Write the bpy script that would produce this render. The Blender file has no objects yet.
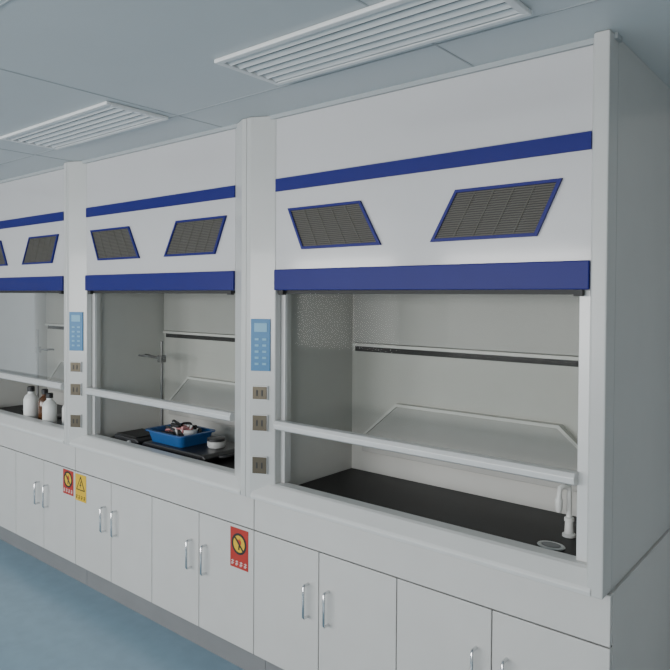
import bpy, bmesh, math, random
from mathutils import Vector, Matrix
random.seed(4)
scn = bpy.context.scene
COL = scn.collection

# ------------------------------------------------------------------ materials
def mat(name, col, rough=0.4, metal=0.0, noise=0.04, nscale=6.0, coat=0.0, bump=0.0, spec=0.5):
    m = bpy.data.materials.new(name); m.use_nodes = True
    nt = m.node_tree; b = nt.nodes['Principled BSDF']
    b.inputs['Roughness'].default_value = rough
    b.inputs['Metallic'].default_value = metal
    b.inputs['Coat Weight'].default_value = coat
    b.inputs['Specular IOR Level'].default_value = spec
    b.inputs['Coat Roughness'].default_value = 0.08
    tc = nt.nodes.new('ShaderNodeTexCoord')
    nz = nt.nodes.new('ShaderNodeTexNoise'); nz.inputs['Scale'].default_value = nscale
    nz.inputs['Detail'].default_value = 4
    nt.links.new(tc.outputs['Object'], nz.inputs['Vector'])
    cr = nt.nodes.new('ShaderNodeValToRGB')
    c0 = [max(0, c*(1-noise)) for c in col]; c1 = [min(1, c*(1+noise)) for c in col]
    cr.color_ramp.elements[0].position = 0.3; cr.color_ramp.elements[1].position = 0.7
    cr.color_ramp.elements[0].color = (*c0, 1); cr.color_ramp.elements[1].color = (*c1, 1)
    nt.links.new(nz.outputs['Fac'], cr.inputs['Fac'])
    nt.links.new(cr.outputs['Color'], b.inputs['Base Color'])
    if bump:
        bp = nt.nodes.new('ShaderNodeBump'); bp.inputs['Strength'].default_value = bump
        bp.inputs['Distance'].default_value = 0.002
        n2 = nt.nodes.new('ShaderNodeTexNoise'); n2.inputs['Scale'].default_value = nscale*6
        nt.links.new(tc.outputs['Object'], n2.inputs['Vector'])
        nt.links.new(n2.outputs['Fac'], bp.inputs['Height'])
        nt.links.new(bp.outputs['Normal'], b.inputs['Normal'])
    return m

M = {}
M['paint']   = mat('painted_steel_grey', (0.57,0.565,0.57), 0.18, coat=0.5, noise=0.02, nscale=1.5)
M['post']    = mat('painted_steel_post', (0.53,0.535,0.52), 0.28, coat=0.25, noise=0.02)
M['cab']     = mat('painted_cabinet', (0.58,0.575,0.555), 0.32, coat=0.15, noise=0.02)
M['sill']    = mat('sill_paint', (0.65,0.655,0.64), 0.32, noise=0.02)
M['blue']    = mat('blue_band', (0.005,0.008,0.15), 0.42, coat=0.0, noise=0.03, spec=.25)
M['liner']   = mat('liner_panel', (0.57,0.57,0.54), 0.45, noise=0.02)
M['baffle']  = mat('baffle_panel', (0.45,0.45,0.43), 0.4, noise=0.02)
M['lip']     = mat('baffle_lip', (0.7,0.7,0.67), 0.4)
M['black']   = mat('black_epoxy', (0.009,0.009,0.010), 0.45, noise=0.15, nscale=30, spec=.3)
M['dark']    = mat('dark_gap', (0.02,0.02,0.02), 0.6)
M['grilbk']  = mat('grille_back', (0.03,0.028,0.026), 0.6)
M['grille']  = mat('grille_slat', (0.11,0.105,0.09), 0.5, metal=0.0, spec=.2)
M['alu']     = mat('aluminium', (0.62,0.625,0.615), 0.35, metal=0.2)
M['chrome']  = mat('chrome', (0.7,0.71,0.72), 0.18, metal=1.0)
M['rod']     = mat('stand_steel', (0.18,0.18,0.18), 0.35, metal=0.6)
M['panel']   = mat('control_panel_blue', (0.02,0.17,0.36), 0.4)
M['panel2']  = mat('control_panel_light', (0.12,0.36,0.52), 0.35)
M['bronze']  = mat('socket_bronze', (0.10,0.085,0.06), 0.35, metal=0.6)
M['white']   = mat('white_plastic', (0.78,0.79,0.77), 0.35)
M['red']     = mat('sign_red', (0.42,0.03,0.02), 0.45)
M['yellow']  = mat('sign_yellow', (0.70,0.45,0.02), 0.45)
M['swhite']  = mat('sign_white', (0.75,0.75,0.72), 0.45)
M['kick']    = mat('kick_plate', (0.22,0.225,0.23), 0.4)
M['tray']    = mat('blue_tray_plastic', (0.012,0.085,0.26), 0.4)
M['pink']    = mat('pink_rubber', (0.5,0.2,0.2), 0.5)
M['blkpl']   = mat('black_plastic', (0.02,0.02,0.022), 0.35)
M['ceil']    = mat('ceiling_panel', (0.56,0.60,0.61), 0.5, noise=0.02, nscale=2)
M['seam']    = mat('ceiling_seam', (0.38,0.41,0.42), 0.6)
M['wall']    = mat('wall_paint', (0.62,0.63,0.62), 0.6, noise=0.02, bump=0.1)
M['floor']   = mat('floor_vinyl', (0.25,0.37,0.46), 0.3, noise=0.06, nscale=12)
M['lamp']    = mat('louver_white', (0.75,0.76,0.75), 0.4)
M['lampbk']  = mat('louver_back', (0.18,0.20,0.21), 0.4)
M['amber']   = mat('amber_glass', (0.10,0.04,0.015), 0.1, coat=0.6)

def glassmat(name, tint=(0.93,0.96,0.95), blend=.1):
    m = bpy.data.materials.new(name); m.use_nodes = True
    nt = m.node_tree; nt.nodes.clear()
    o = nt.nodes.new('ShaderNodeOutputMaterial'); mx = nt.nodes.new('ShaderNodeMixShader')
    t = nt.nodes.new('ShaderNodeBsdfTransparent'); g = nt.nodes.new('ShaderNodeBsdfGlossy')
    t.inputs['Color'].default_value = (*tint,1); g.inputs['Roughness'].default_value = 0.05
    lw = nt.nodes.new('ShaderNodeLayerWeight'); lw.inputs['Blend'].default_value = blend
    nt.links.new(lw.outputs['Fresnel'], mx.inputs['Fac'])
    nt.links.new(t.outputs[0], mx.inputs[1]); nt.links.new(g.outputs[0], mx.inputs[2])
    nt.links.new(mx.outputs[0], o.inputs['Surface'])
    return m
M['glass'] = glassmat('sash_glass', (0.83,0.84,0.82))
M['wglass'] = glassmat('window_glass')

# ------------------------------------------------------------------ mesh helpers
def finish(name, bm, m, parent=None, loc=(0,0,0), bevel=0.0, smooth=False):
    bmesh.ops.recalc_face_normals(bm, faces=bm.faces)
    me = bpy.data.meshes.new(name); bm.to_mesh(me); bm.free()
    o = bpy.data.objects.new(name, me); COL.objects.link(o)
    me.materials.append(m); o.location = loc
    if parent: o.parent = parent
    if smooth:
        for p in me.polygons: p.use_smooth = True
    if bevel:
        b = o.modifiers.new('Bevel', 'BEVEL'); b.width = bevel; b.segments = 2; b.limit_method = 'ANGLE'
    return o
def addbox(bm, x0,x1,y0,y1,z0,z1):
    v = [bm.verts.new(p) for p in [(x0,y0,z0),(x1,y0,z0),(x1,y1,z0),(x0,y1,z0),(x0,y0,z1),(x1,y0,z1),(x1,y1,z1),(x0,y1,z1)]]
    for f in [(0,1,2,3),(4,5,6,7),(0,1,5,4),(1,2,6,5),(2,3,7,6),(3,0,4,7)]:
        bm.faces.new([v[i] for i in f])
def box(name, x0,x1,y0,y1,z0,z1, m, parent=None, bevel=0.0):
    bm = bmesh.new(); addbox(bm,x0,x1,y0,y1,z0,z1); return finish(name,bm,m,parent,bevel=bevel)
def boxes(name, L, m, parent=None, bevel=0.0):
    bm = bmesh.new()
    for b in L: addbox(bm,*b)
    return finish(name,bm,m,parent,bevel=bevel)
def addprism(bm, pts, a, b, axis):
    def P(p,t):
        return {'z':(p[0],p[1],t),'x':(t,p[0],p[1]),'y':(p[0],t,p[1])}[axis]
    A=[bm.verts.new(P(p,a)) for p in pts]; B=[bm.verts.new(P(p,b)) for p in pts]
    bm.faces.new(A); bm.faces.new(B[::-1])
    n=len(pts)
    for i in range(n): bm.faces.new([A[i],A[(i+1)%n],B[(i+1)%n],B[i]])
def prism(name, pts, a, b, axis, m, parent=None, bevel=0.0):
    bm = bmesh.new(); addprism(bm,pts,a,b,axis); return finish(name,bm,m,parent,bevel=bevel)
def pane(name, x0,x1,y,z0,z1,m,parent=None):
    bm=bmesh.new(); bm.faces.new([bm.verts.new(p) for p in [(x0,y,z0),(x1,y,z0),(x1,y,z1),(x0,y,z1)]])
    return finish(name,bm,m,parent)
def lathe(name, prof, m, parent=None, loc=(0,0,0), n=32, sx=1, sy=1):
    bm = bmesh.new(); rings=[]
    for r,z in prof:
        rings.append([bm.verts.new((sx*r*math.cos(2*math.pi*i/n), sy*r*math.sin(2*math.pi*i/n), z)) for i in range(n)])
    for a,b in zip(rings,rings[1:]):
        for i in range(n): bm.faces.new([a[i],a[(i+1)%n],b[(i+1)%n],b[i]])
    bm.faces.new(rings[0]); bm.faces.new(rings[-1])
    o = finish(name,bm,m,parent,loc,smooth=True)
    e=o.modifiers.new('e','EDGE_SPLIT'); e.split_angle=math.radians(40)
    return o
def tube(name, pts, r, m, parent=None, cyclic=False, smooth_c=False):
    cu = bpy.data.curves.new(name,'CURVE'); cu.dimensions='3D'; cu.bevel_depth=r; cu.bevel_resolution=4; cu.use_fill_caps=True
    if smooth_c:
        s=cu.splines.new('NURBS'); s.points.add(len(pts)-1)
        for p,q in zip(s.points,pts): p.co=(*q,1)
        s.use_endpoint_u=True; s.order_u=3; s.use_cyclic_u=cyclic; s.resolution_u=8
    else:
        s=cu.splines.new('POLY'); s.points.add(len(pts)-1)
        for p,q in zip(s.points,pts): p.co=(*q,1)
        s.use_cyclic_u=cyclic
    o=bpy.data.objects.new(name,cu); COL.objects.link(o); cu.materials.append(m)
    if parent: o.parent=parent
    return o
def empty(name, loc):
    e=bpy.data.objects.new(name,None); COL.objects.link(e); e.location=loc; e.empty_display_size=0.1; return e

FY = 1.90      # front plane of the hood fascias
CEIL = 2.378
W = 1.44
X_END = -0.565

# ------------------------------------------------------------------ room
RX0,RX1,RY0,RY1 = -7.2, 1.6, -3.0, 2.80
box('floor', RX0-.1,RX1+.1,RY0-.1,RY1+.1,-0.1,0, M['floor'])
box('ceiling', RX0-.1,RX1+.1,RY0-.1,RY1+.1,CEIL,CEIL+.1, M['ceil'])
box('wall_back', RX0-.1,RX1+.1,RY1,RY1+.1,0,CEIL, M['wall'])
box('wall_left', RX0-.1,RX0,RY0,RY1,0,CEIL, M['wall'])
box('wall_right', RX1,RX1+.1,RY0,RY1,0,CEIL, M['wall'])
wins=[(-6.4,-4.6),(-4.0,-2.2),(-1.6,0.2)]
L=[(RX0,RX1,RY0-.1,RY0,0,0.9),(RX0,RX1,RY0-.1,RY0,2.2,CEIL)]
xs=[RX0]+[v for w in wins for v in w]+[RX1]
for i in range(0,len(xs),2): L.append((xs[i],xs[i+1],RY0-.1,RY0,0.9,2.2))
boxes('wall_front', L, M['wall'])
for i,(a,b) in enumerate(wins):
    w=empty('window_%d'%(i+1),(0,0,0)); m_=(a+b)/2
    boxes('frame',[(a,b,RY0-.08,RY0-.02,.9,.95),(a,b,RY0-.08,RY0-.02,2.15,2.2),(a,a+.05,RY0-.08,RY0-.02,.95,2.15),
          (b-.05,b,RY0-.08,RY0-.02,.95,2.15),(m_-.025,m_+.025,RY0-.08,RY0-.02,.95,2.15)],M['white'],w)
    pane('pane_a',a+.05,m_-.025,RY0-.05,.95,2.15,M['wglass'],w)
    pane('pane_b',m_+.025,b-.05,RY0-.05,.95,2.15,M['wglass'],w)
L=[]
for y in (-1.95,-1.05,-.15,.75,1.655): L.append((RX0,RX1,y-.003,y+.003,CEIL-.0015,CEIL+.001))
x=-7.0
while x<1.5: L.append((x-.003,x+.003,RY0,RY1,CEIL-.0014,CEIL+.001)); x+=1.2
boxes('trim_1', L, M['seam'])
box('trim_2', RX0,X_END,FY-.012,FY+.03,CEIL-.016,CEIL, M['seam'])

def fixture(x0, y0, w=.9, d=.28):
    e=empty('louvered_ceiling_light',(x0,y0,CEIL))
    f=.022
    boxes('frame',[(0,w,0,f,-.014,-.001),(0,w,d-f,d,-.014,-.001),(0,f,f,d-f,-.014,-.001),(w-f,w,f,d-f,-.014,-.001)],M['lamp'],e,bevel=.003)
    box('reflector',f,w-f,f,d-f,-.004,-.001,M['lampbk'],e)
    bm=bmesh.new(); n=6
    for i in range(n):
        c=f+(i+.5)*(d-2*f)/n
        addprism(bm,[(c-.011,-.005),(c+.008,-.013),(c+.011,-.011),(c-.007,-.004)],f,w-f,'x')
    finish('louvers',bm,M['lamp'],e)
    return e
fixture(-1.59,1.33); fixture(-3.14,1.36); fixture(-4.72,1.36)
fixture(-1.59,-1.2); fixture(-3.16,-1.2)

# ------------------------------------------------------------------ fume hood
def grille(e, pts_top, pts_bot, zt, zb):
    def X(t,u):
        a=pts_bot[0]+(pts_top[0]-pts_bot[0])*t; b=pts_bot[1]+(pts_top[1]-pts_bot[1])*t
        return a+(b-a)*u
    H=zt-zb; f=.010
    ft=f/H; fu=f*1.1/(pts_top[1]-pts_top[0])
    def quad(bm,t0,t1,u0,u1,ya,yb):
        p=[(X(t0,u0),zb+H*t0),(X(t0,u1),zb+H*t0),(X(t1,u1),zb+H*t1),(X(t1,u0),zb+H*t1)]
        addprism(bm,p,ya,yb,'y')
    bm=bmesh.new()
    quad(bm,0,ft,0,1,-.010,-.0005); quad(bm,1-ft,1,0,1,-.010,-.0005)
    quad(bm,ft,1-ft,0,fu,-.010,-.0005); quad(bm,ft,1-ft,1-fu,1,-.010,-.0005)
    finish('grille_frame',bm,M['blue'],e)
    bm=bmesh.new(); quad(bm,ft,1-ft,fu,1-fu,-.002,-.0005); finish('grille_back',bm,M['grilbk'],e)
    bm=bmesh.new(); n=20
    for i in range(n):
        t=ft+(i+.5)*(1-2*ft)/n; quad(bm,t-.011,t+.011,fu,1-fu,-.006,-.003)
    for j in range(1,5):
        u=fu+j*(1-2*fu)/5; quad(bm,ft,1-ft,u-.004,u+.004,-.007,-.0055)
    finish('grille_mesh',bm,M['grille'],e)

def hood(x0, end=False):
    e=empty('fume_hood',(x0,FY,0))
    zt=CEIL-.001; zb=.822
    xl=.122; xr=1.371 if end else W-.122; ro = 1.432 if end else W
    prism('post_left',[(.0005,-.05),(.027,-.05),(xl,-.0),(xl,.03),(.0005,.03)],zb,zt,'z',M['post'],e,bevel=.004)
    if end: P=[(xr,0),(1.390,-.05),(ro,-.05),(ro,.03),(xr,.03)]
    else:   P=[(xr,0),(W-.027,-.05),(W-.0005,-.05),(W-.0005,.03),(xr,.03)]
    prism('post_right',P,zb,zt,'z',M['post'],e,bevel=.004)
    box('side_shell_left',.0005,.02,.03,.80,zb,zt,M['post'],e)
    box('side_shell_right',ro-.02,ro-.0005,.03,.80,zb,zt,M['post'],e)
    box('back_shell',.02,ro-.02,.78,.80,zb,zt,M['post'],e)
    box('liner_left',xl-.012,xl,.031,.52,.853,2.0,M['liner'],e)
    box('liner_right',xr,xr+.012,.031,.52,.853,2.0,M['liner'],e)
    box('liner_top',xl,xr,.05,.52,1.99,2.0,M['liner'],e)
    box('fascia',xl,xr,0,.03,1.674,zt,M['paint'],e)
    box('band_upper',xl,xr,-.006,0,2.070,2.121,M['blue'],e,bevel=.001)
    prism('band_lower',[(0,1.674),(-.012,1.674),(-.012,1.757),(0,1.757)],xl,xr,'x',M['blue'],e,bevel=.003)
    box('fascia_seam',xl,xr,-.001,0,2.1215,2.1245,M['seam'],e)
    c=(.122+1.366)/2 if end else W/2
    grille(e,(c-.550,c-.191),(c-.475,c-.098),1.997,1.833)
    grille(e,(c+.197,c+.546),(c+.104,c+.471),1.997,1.833)
    jw=.038 if end else .022
    boxes('sash_jambs',[(xl,xl+.022,.032,.07,.886,1.69),(xr-jw,xr,.022,.07,.886,1.6735)],M['alu'],e,bevel=.002)
    box('sash_top_rail',xl,xr-jw,.012,.05,1.660,1.6735,M['dark'],e)
    pane('sash_glass',xl+.022,xr-jw,.046,1.14,1.672,M['glass'],e)
    prism('sash_handle',[(.0,1.108),(-.012,1.114),(-.014,1.132),(-.006,1.146),(.02,1.146),(.05,1.14),(.05,1.108)],xl+.002,xr-jw+.004,'x',M['alu'],e,bevel=.002)
    boxes('sash_catches',[(xl+.02,xl+.045,-.006,.012,1.655,1.6735),(xr-.045,xr-.02,-.006,.012,1.655,1.6735)],M['dark'],e)
    prism('airfoil_sill',[(-.052,.823),(-.056,.836),(-.05,.846),(-.012,.882),(.0,.887),(.05,.887),(.05,.823)],.036,(W-.028) if not end else 1.40,'x',M['sill'],e,bevel=.002)
    box('worktop',.02,ro-.02,.05,.56,.823,.853,M['black'],e)
    box('baffle_back',xl,xr,.505,.52,.853,1.99,M['liner'],e)
    a=xl+.08; b=xr-.08
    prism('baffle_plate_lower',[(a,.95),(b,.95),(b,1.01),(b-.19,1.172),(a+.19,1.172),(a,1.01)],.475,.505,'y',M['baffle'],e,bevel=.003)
    prism('baffle_plate_edge',[(a,1.01),(a+.19,1.172),(b-.19,1.172),(b,1.01),(b+.012,1.012),(b-.184,1.184),(a+.184,1.184),(a-.012,1.012)],.470,.505,'y',M['lip'],e)
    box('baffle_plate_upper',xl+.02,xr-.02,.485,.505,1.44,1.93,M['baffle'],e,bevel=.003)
    box('baffle_slot',xl+.02,xr-.02,.500,.5045,1.40,1.44,M['dark'],e)
    box('baffle_rail',xl+.02,xr-.02,.478,.504,1.425,1.438,M['lip'],e)
    p0=Vector((.027,-.05,0)); p1=Vector((xl,0,0)); d=(p1-p0).normalized(); nrm=Vector((d.y,-d.x,0))
    L=(p1-p0).length
    def onface(name,u0,u1,z0,z1,th,m,off=0.0,bev=.001):
        A=p0+d*L*u0+nrm*off; B=p0+d*L*u1+nrm*off
        pts=[(A.x,A.y),(B.x,B.y),(B.x+nrm.x*th,B.y+nrm.y*th),(A.x+nrm.x*th,A.y+nrm.y*th)]
        return prism(name,pts,z0,z1,'z',m,e,bevel=bev)
    onface('control_panel',.04,.80,1.346,1.557,.006,M['panel'])
    onface('control_display',.18,.68,1.505,1.54,.002,M['panel2'],.006,0)
    for k in range(5):
        z=1.37+k*.025
        onface('button_a%d'%k,.2,.36,z,z+.009,.002,M['panel2'],.006,0)
        onface('button_b%d'%k,.5,.66,z,z+.009,.002,M['panel2'],.006,0)
    for k,(z0,z1) in enumerate([(1.228,1.285),(1.10,1.168),(.925,.998)]):
        onface('socket_frame_%d'%k,.10,.72,z0,z1,.008,M['alu'],0)
        onface('socket_%d'%k,.13,.69,z0+.003,z1-.003,.003,M['bronze'],.008)
        zc=(z0+z1)/2
        onface('socket_slots_%d'%k,.28,.34,zc-.012,zc+.012,.001,M['dark'],.011,0)
        onface('socket_slotsb_%d'%k,.48,.54,zc-.012,zc+.012,.001,M['dark'],.011,0)
    return e

def cabinet(x0,w=W):
    e=empty('base_cabinet',(x0,FY,0))
    box('carcass',.001,w-.001,.021,.76,.14,.820,M['cab'],e)
    box('kick_plate',.001,w-.001,.07,.70,0.0005,.14,M['kick'],e)
    box('apron',.002,w-.002,0,.021,.672,.818,M['cab'],e,bevel=.002)
    dw=w/4
    for i in range(4):
        a=i*dw+.002; b=(i+1)*dw-.002
        box('door_leaf_%d'%i,a,b,0,.02,.145,.667,M['cab'],e,bevel=.002)
        hx = b-.05 if i%2==0 else a+.05
        tube('handle_%d'%i,[(hx,.002,.405),(hx,-.024,.405),(hx,-.03,.412),(hx,-.03,.525),(hx,-.024,.532),(hx,.002,.532)],.0055,M['chrome'],e)
    box('door_shadow_gap',.002,w-.002,.0195,.0209,.667,.672,M['dark'],e)
    return e

starts=[X_END-W*(i+1) for i in range(4)]
for i,s in enumerate(starts):
    hood(s,end=(i==0)); cabinet(s)

# ------------------------------------------------------------------ signs on doors
def sign(kind,xc,z0,z1,w=.112):
    y=FY
    e=empty('prohibition_sign' if kind=='no' else 'warning_sign',(xc,y,z0))
    h=z1-z0; hw=w/2
    box('plate',-hw,hw,-.002,-.0003,0,h,M['red'] if kind=='no' else M['yellow'],e)
    def ring(name,cx,cz,r0,r1,m,ya,yb,n=40):
        bm=bmesh.new()
        for i in range(n):
            a=2*math.pi*i/n; b=2*math.pi*(i+1)/n
            addprism(bm,[(cx+r0*math.cos(a),cz+r0*math.sin(a)),(cx+r1*math.cos(a),cz+r1*math.sin(a)),(cx+r1*math.cos(b),cz+r1*math.sin(b)),(cx+r0*math.cos(b),cz+r0*math.sin(b))],ya,yb,'y')
        finish(name,bm,m,e)
    cz=h*.62
    if kind=='no':
        prism('disc',[(.044*math.cos(2*math.pi*i/40),cz+.044*math.sin(2*math.pi*i/40)) for i in range(40)],-.0026,-.002,'y',M['yellow'],e)
        ring('ring',0,cz,.036,.046,M['dark'],-.0034,-.0026)
        prism('match',[(-.005,cz-.026),(.003,cz-.026),(.006,cz-.002),(-.002,cz-.002)],-.0031,-.0026,'y',M['dark'],e)
        prism('flame',[(-.008,cz-.002),(.012,cz-.002),(.014,cz+.01),(.004,cz+.026),(.002,cz+.014),(-.007,cz+.02),(-.012,cz+.008)],-.0031,-.0026,'y',M['red'],e)
        s=.0045; r=.036*math.sqrt(.5)
        prism('slash',[(-r-s*.7,cz+r-s*.7),(-r+s*.7,cz+r+s*.7),(r+s*.7,cz-r+s*.7),(r-s*.7,cz-r-s*.7)],-.0036,-.0031,'y',M['dark'],e)
        tm=M['swhite']
    else:
        prism('triangle',[(-.046,cz-.032),(.046,cz-.032),(0,cz+.048)],-.0026,-.002,'y',M['dark'],e)
        prism('triangle_field',[(-.035,cz-.026),(.035,cz-.026),(0,cz+.035)],-.0031,-.0026,'y',M['yellow'],e)
        prism('bolt',[(.004,cz+.02),(-.010,cz-.006),(.0,cz-.006),(-.004,cz-.022),(.010,cz+.002),(.0,cz+.002),(.010,cz+.02)],-.0036,-.0031,'y',M['dark'],e)
        tm=M['dark']
    L=[]
    for k in range(4):
        cx=-hw+.016+k*(w-.032)/3
        L+=[(cx-.008,cx+.008,-.0026,-.002,.026,.0285),(cx-.008,cx+.008,-.0026,-.002,.017,.0195),
            (cx-.0015,cx+.0015,-.0026,-.002,.010,.032),(cx-.008,cx-.0055,-.0026,-.002,.010,.017)]
    boxes('caption_strokes',L,tm,e)
sign('no',-2.094,.484,.655)
sign('no',-3.520,.522,.660)
sign('warn',-3.385,.510,.658)

# ------------------------------------------------------------------ things inside the hoods
WT=.853
def tap(x,y):
    e=empty('laboratory_tap',(x,y,WT))
    lathe('base',[(.022,0.0005),(.022,.008),(.015,.012),(.013,.05),(.016,.052),(.016,.062),(.011,.066)],M['white'],e)
    tube('spout',[(0,0,.06),(0,0,.15),(0,-.004,.166),(-.012,-.02,.170),(-.02,-.032,.165),(-.022,-.035,.13)],.009,M['white'],e)
    lathe('nozzle',[(.007,.085),(.011,.092),(.013,.125),(.010,.132)],M['white'],e,loc=(-.022,-.035,0))
tap(-.79,2.19)
e=empty('cup_sink',(-.80,2.06,WT))
lathe('rim',[(.020,.0006),(.042,.0006),(.045,.004),(.042,.007),(.034,.006),(.030,.002)],M['white'],e,sx=1.0,sy=.7)
lathe('drain',[(.031,.0062),(.031,.0070)],M['kick'],e,sx=1.0,sy=.7)

def bottle(x,y,r,h,m,name='reagent_bottle'):
    e=empty(name,(x,y,WT))
    lathe('body',[(r*.9,.0005),(r,.006),(r,h*.62),(r*.8,h*.72),(r*.42,h*.8),(r*.42,h*.88)],m,e)
    lathe('cap',[(r*.5,h*.86),(r*.5,h),(r*.4,h+.003)],M['blkpl'],e)
bottle(-3.93,2.0,.042,.19,M['white']); bottle(-4.05,2.03,.04,.20,M['amber']); bottle(-3.82,2.06,.035,.17,M['white'])
bottle(-4.17,2.0,.045,.21,M['white']); bottle(-4.30,2.06,.04,.18,M['amber'])
def stand(x,y,h,ax,arm_z):
    e=empty('retort_stand',(x,y,WT))
    box('base',-.06,.06,-.09,.09,.0005,.014,M['blkpl'],e,bevel=.004)
    tube('rod',[(0,0,.012),(0,0,h)],.008,M['rod'],e)
    tube('clamp_arm',[(.03 if ax<0 else -.03,0,arm_z),(ax,-.02,arm_z+.01)],.007,M['rod'],e)
    box('boss_head',-.018,.018,-.018,.018,arm_z-.02,arm_z+.02,M['rod'],e,bevel=.003)
    s=1 if ax>0 else -1
    tube('clamp_jaw',[(ax,-.02,arm_z+.01),(ax+s*.03,-.045,arm_z+.012),(ax+s*.06,-.04,arm_z+.012)],.006,M['rod'],e)
    tube('clamp_jaw_b',[(ax,-.02,arm_z+.01),(ax+s*.03,.01,arm_z+.012),(ax+s*.06,.0,arm_z+.012)],.006,M['rod'],e)
stand(-3.12,2.24,.54,-.10,.44)
stand(-4.10,2.22,.50,.16,.36)
stand(-4.45,2.18,.56,.16,.42)

e=empty('laboratory_hotplate',(-3.06,2.06,WT))
prism('body',[(-.11,.004),(.11,.004),(.11,.04),(.09,.05),(-.11,.05)],-.09,.09,'y',M['blkpl'],e,bevel=.006)
box('top_plate',-.10,.08,-.08,.08,.0505,.056,M['dark'],e,bevel=.003)
boxes('feet',[(-.10,-.08,-.08,-.06,.0005,.004),(.08,.10,-.08,-.06,.0005,.004),(-.10,-.08,.06,.08,.0005,.004),(.08,.10,.06,.08,.0005,.004)],M['dark'],e)
k_=lathe('knob',[(.012,0),(.012,.012),(.009,.014)],M['alu'],e,loc=(.04,-.089,.025)); k_.rotation_euler=(math.pi/2,0,0)
e=empty('equipment_case',(-2.66,2.13,WT))
prism('body',[(-.25,.0005),(.22,.0005),(.24,.030),(.22,.045),(-.25,.045),(-.27,.03)],-.15,.15,'y',M['blkpl'],e,bevel=.006)
tube('carry_handle',[(.23,-.06,.025),(.27,-.05,.03),(.27,.05,.03),(.23,.06,.025)],.008,M['blkpl'],e)
e=empty('plastic_basin',(-2.765,2.10,WT+.046))
def basin(e,w,d,h,t,m):
    bm=bmesh.new()
    rr=[]
    def R(sx,sy,z): return [bm.verts.new((x*sx,y*sy,z)) for x,y in rr]
    for cx,cy,a0 in((1,1,0),(-1,1,90),(-1,-1,180),(1,-1,270)):
        for k in range(5):
            a=math.radians(a0+k*22.5); rr.append((cx*.8+.2*math.cos(a),cy*.75+.25*math.sin(a)))
    rings=[R(w*.88,d*.88,.0005),R(w,d,h),R(w+.012,d+.012,h),R(w+.012,d+.012,h+.006),R(w-t,d-t,h+.006),R(w*.88-t,d*.88-t,.006)]
    n=len(rr)
    for a,b in zip(rings,rings[1:]):
        for i in range(n): bm.faces.new([a[i],a[(i+1)%n],b[(i+1)%n],b[i]])
    bm.faces.new(rings[0]); bm.faces.new(rings[-1])
    finish('shell',bm,m,e)
basin(e,.145,.105,.056,.005,M['tray'])
for k,(m_,r) in enumerate([(M['pink'],.006),(M['white'],.005),(M['blkpl'],.007),(M['alu'],.006),(M['blkpl'],.009),(M['pink'],.007),(M['dark'],.01)]):
    pts=[(random.uniform(-.10,.10),random.uniform(-.06,.06),random.uniform(.03,.10)) for _ in range(12)]
    tube('tubing_%d'%k,pts,r,m_,e,smooth_c=True)
lathe('dish',[(.035,.03),(.045,.06),(.04,.06),(.03,.035)],M['white'],e,loc=(.06,.01,.012))
e=empty('lidded_jar',(-2.53,2.14,WT+.046))
lathe('body',[(.04,.0005),(.045,.01),(.045,.03),(.04,.034)],M['alu'],e)
lathe('lid',[(.046,.034),(.046,.046),(.04,.048)],M['blkpl'],e)

# ------------------------------------------------------------------ lights
w=bpy.data.worlds.new('World'); scn.world=w; w.use_nodes=True
bg=w.node_tree.nodes['Background']; bg.inputs[0].default_value=(.95,.97,1,1); bg.inputs[1].default_value=1.5
def area(name,loc,rot,sx,sy,p,col):
    l=bpy.data.lights.new(name,'AREA'); l.shape='RECTANGLE'; l.size=sx; l.size_y=sy; l.energy=p; l.color=col
    o=bpy.data.objects.new(name,l); COL.objects.link(o); o.location=loc; o.rotation_euler=rot
for i,(a,b) in enumerate(wins):
    area('window_daylight',((a+b)/2,RY0+.03,1.55),(math.radians(90),0,0),b-a-.1,1.2,70,(1.0,.985,.975))

# ------------------------------------------------------------------ camera
cam=bpy.data.cameras.new('camera'); co=bpy.data.objects.new('camera',cam); COL.objects.link(co)
cam.sensor_width=36; cam.lens=659/670*36; cam.clip_start=.05
cam.shift_y=-27/670
co.matrix_world = Matrix.Translation((0,0,1.65)) @ Matrix.Rotation(math.radians(39.6),4,'Z') @ Matrix.Rotation(math.radians(89.0),4,'X') @ Matrix.Rotation(math.radians(0.35),4,'Z')
scn.camera=co
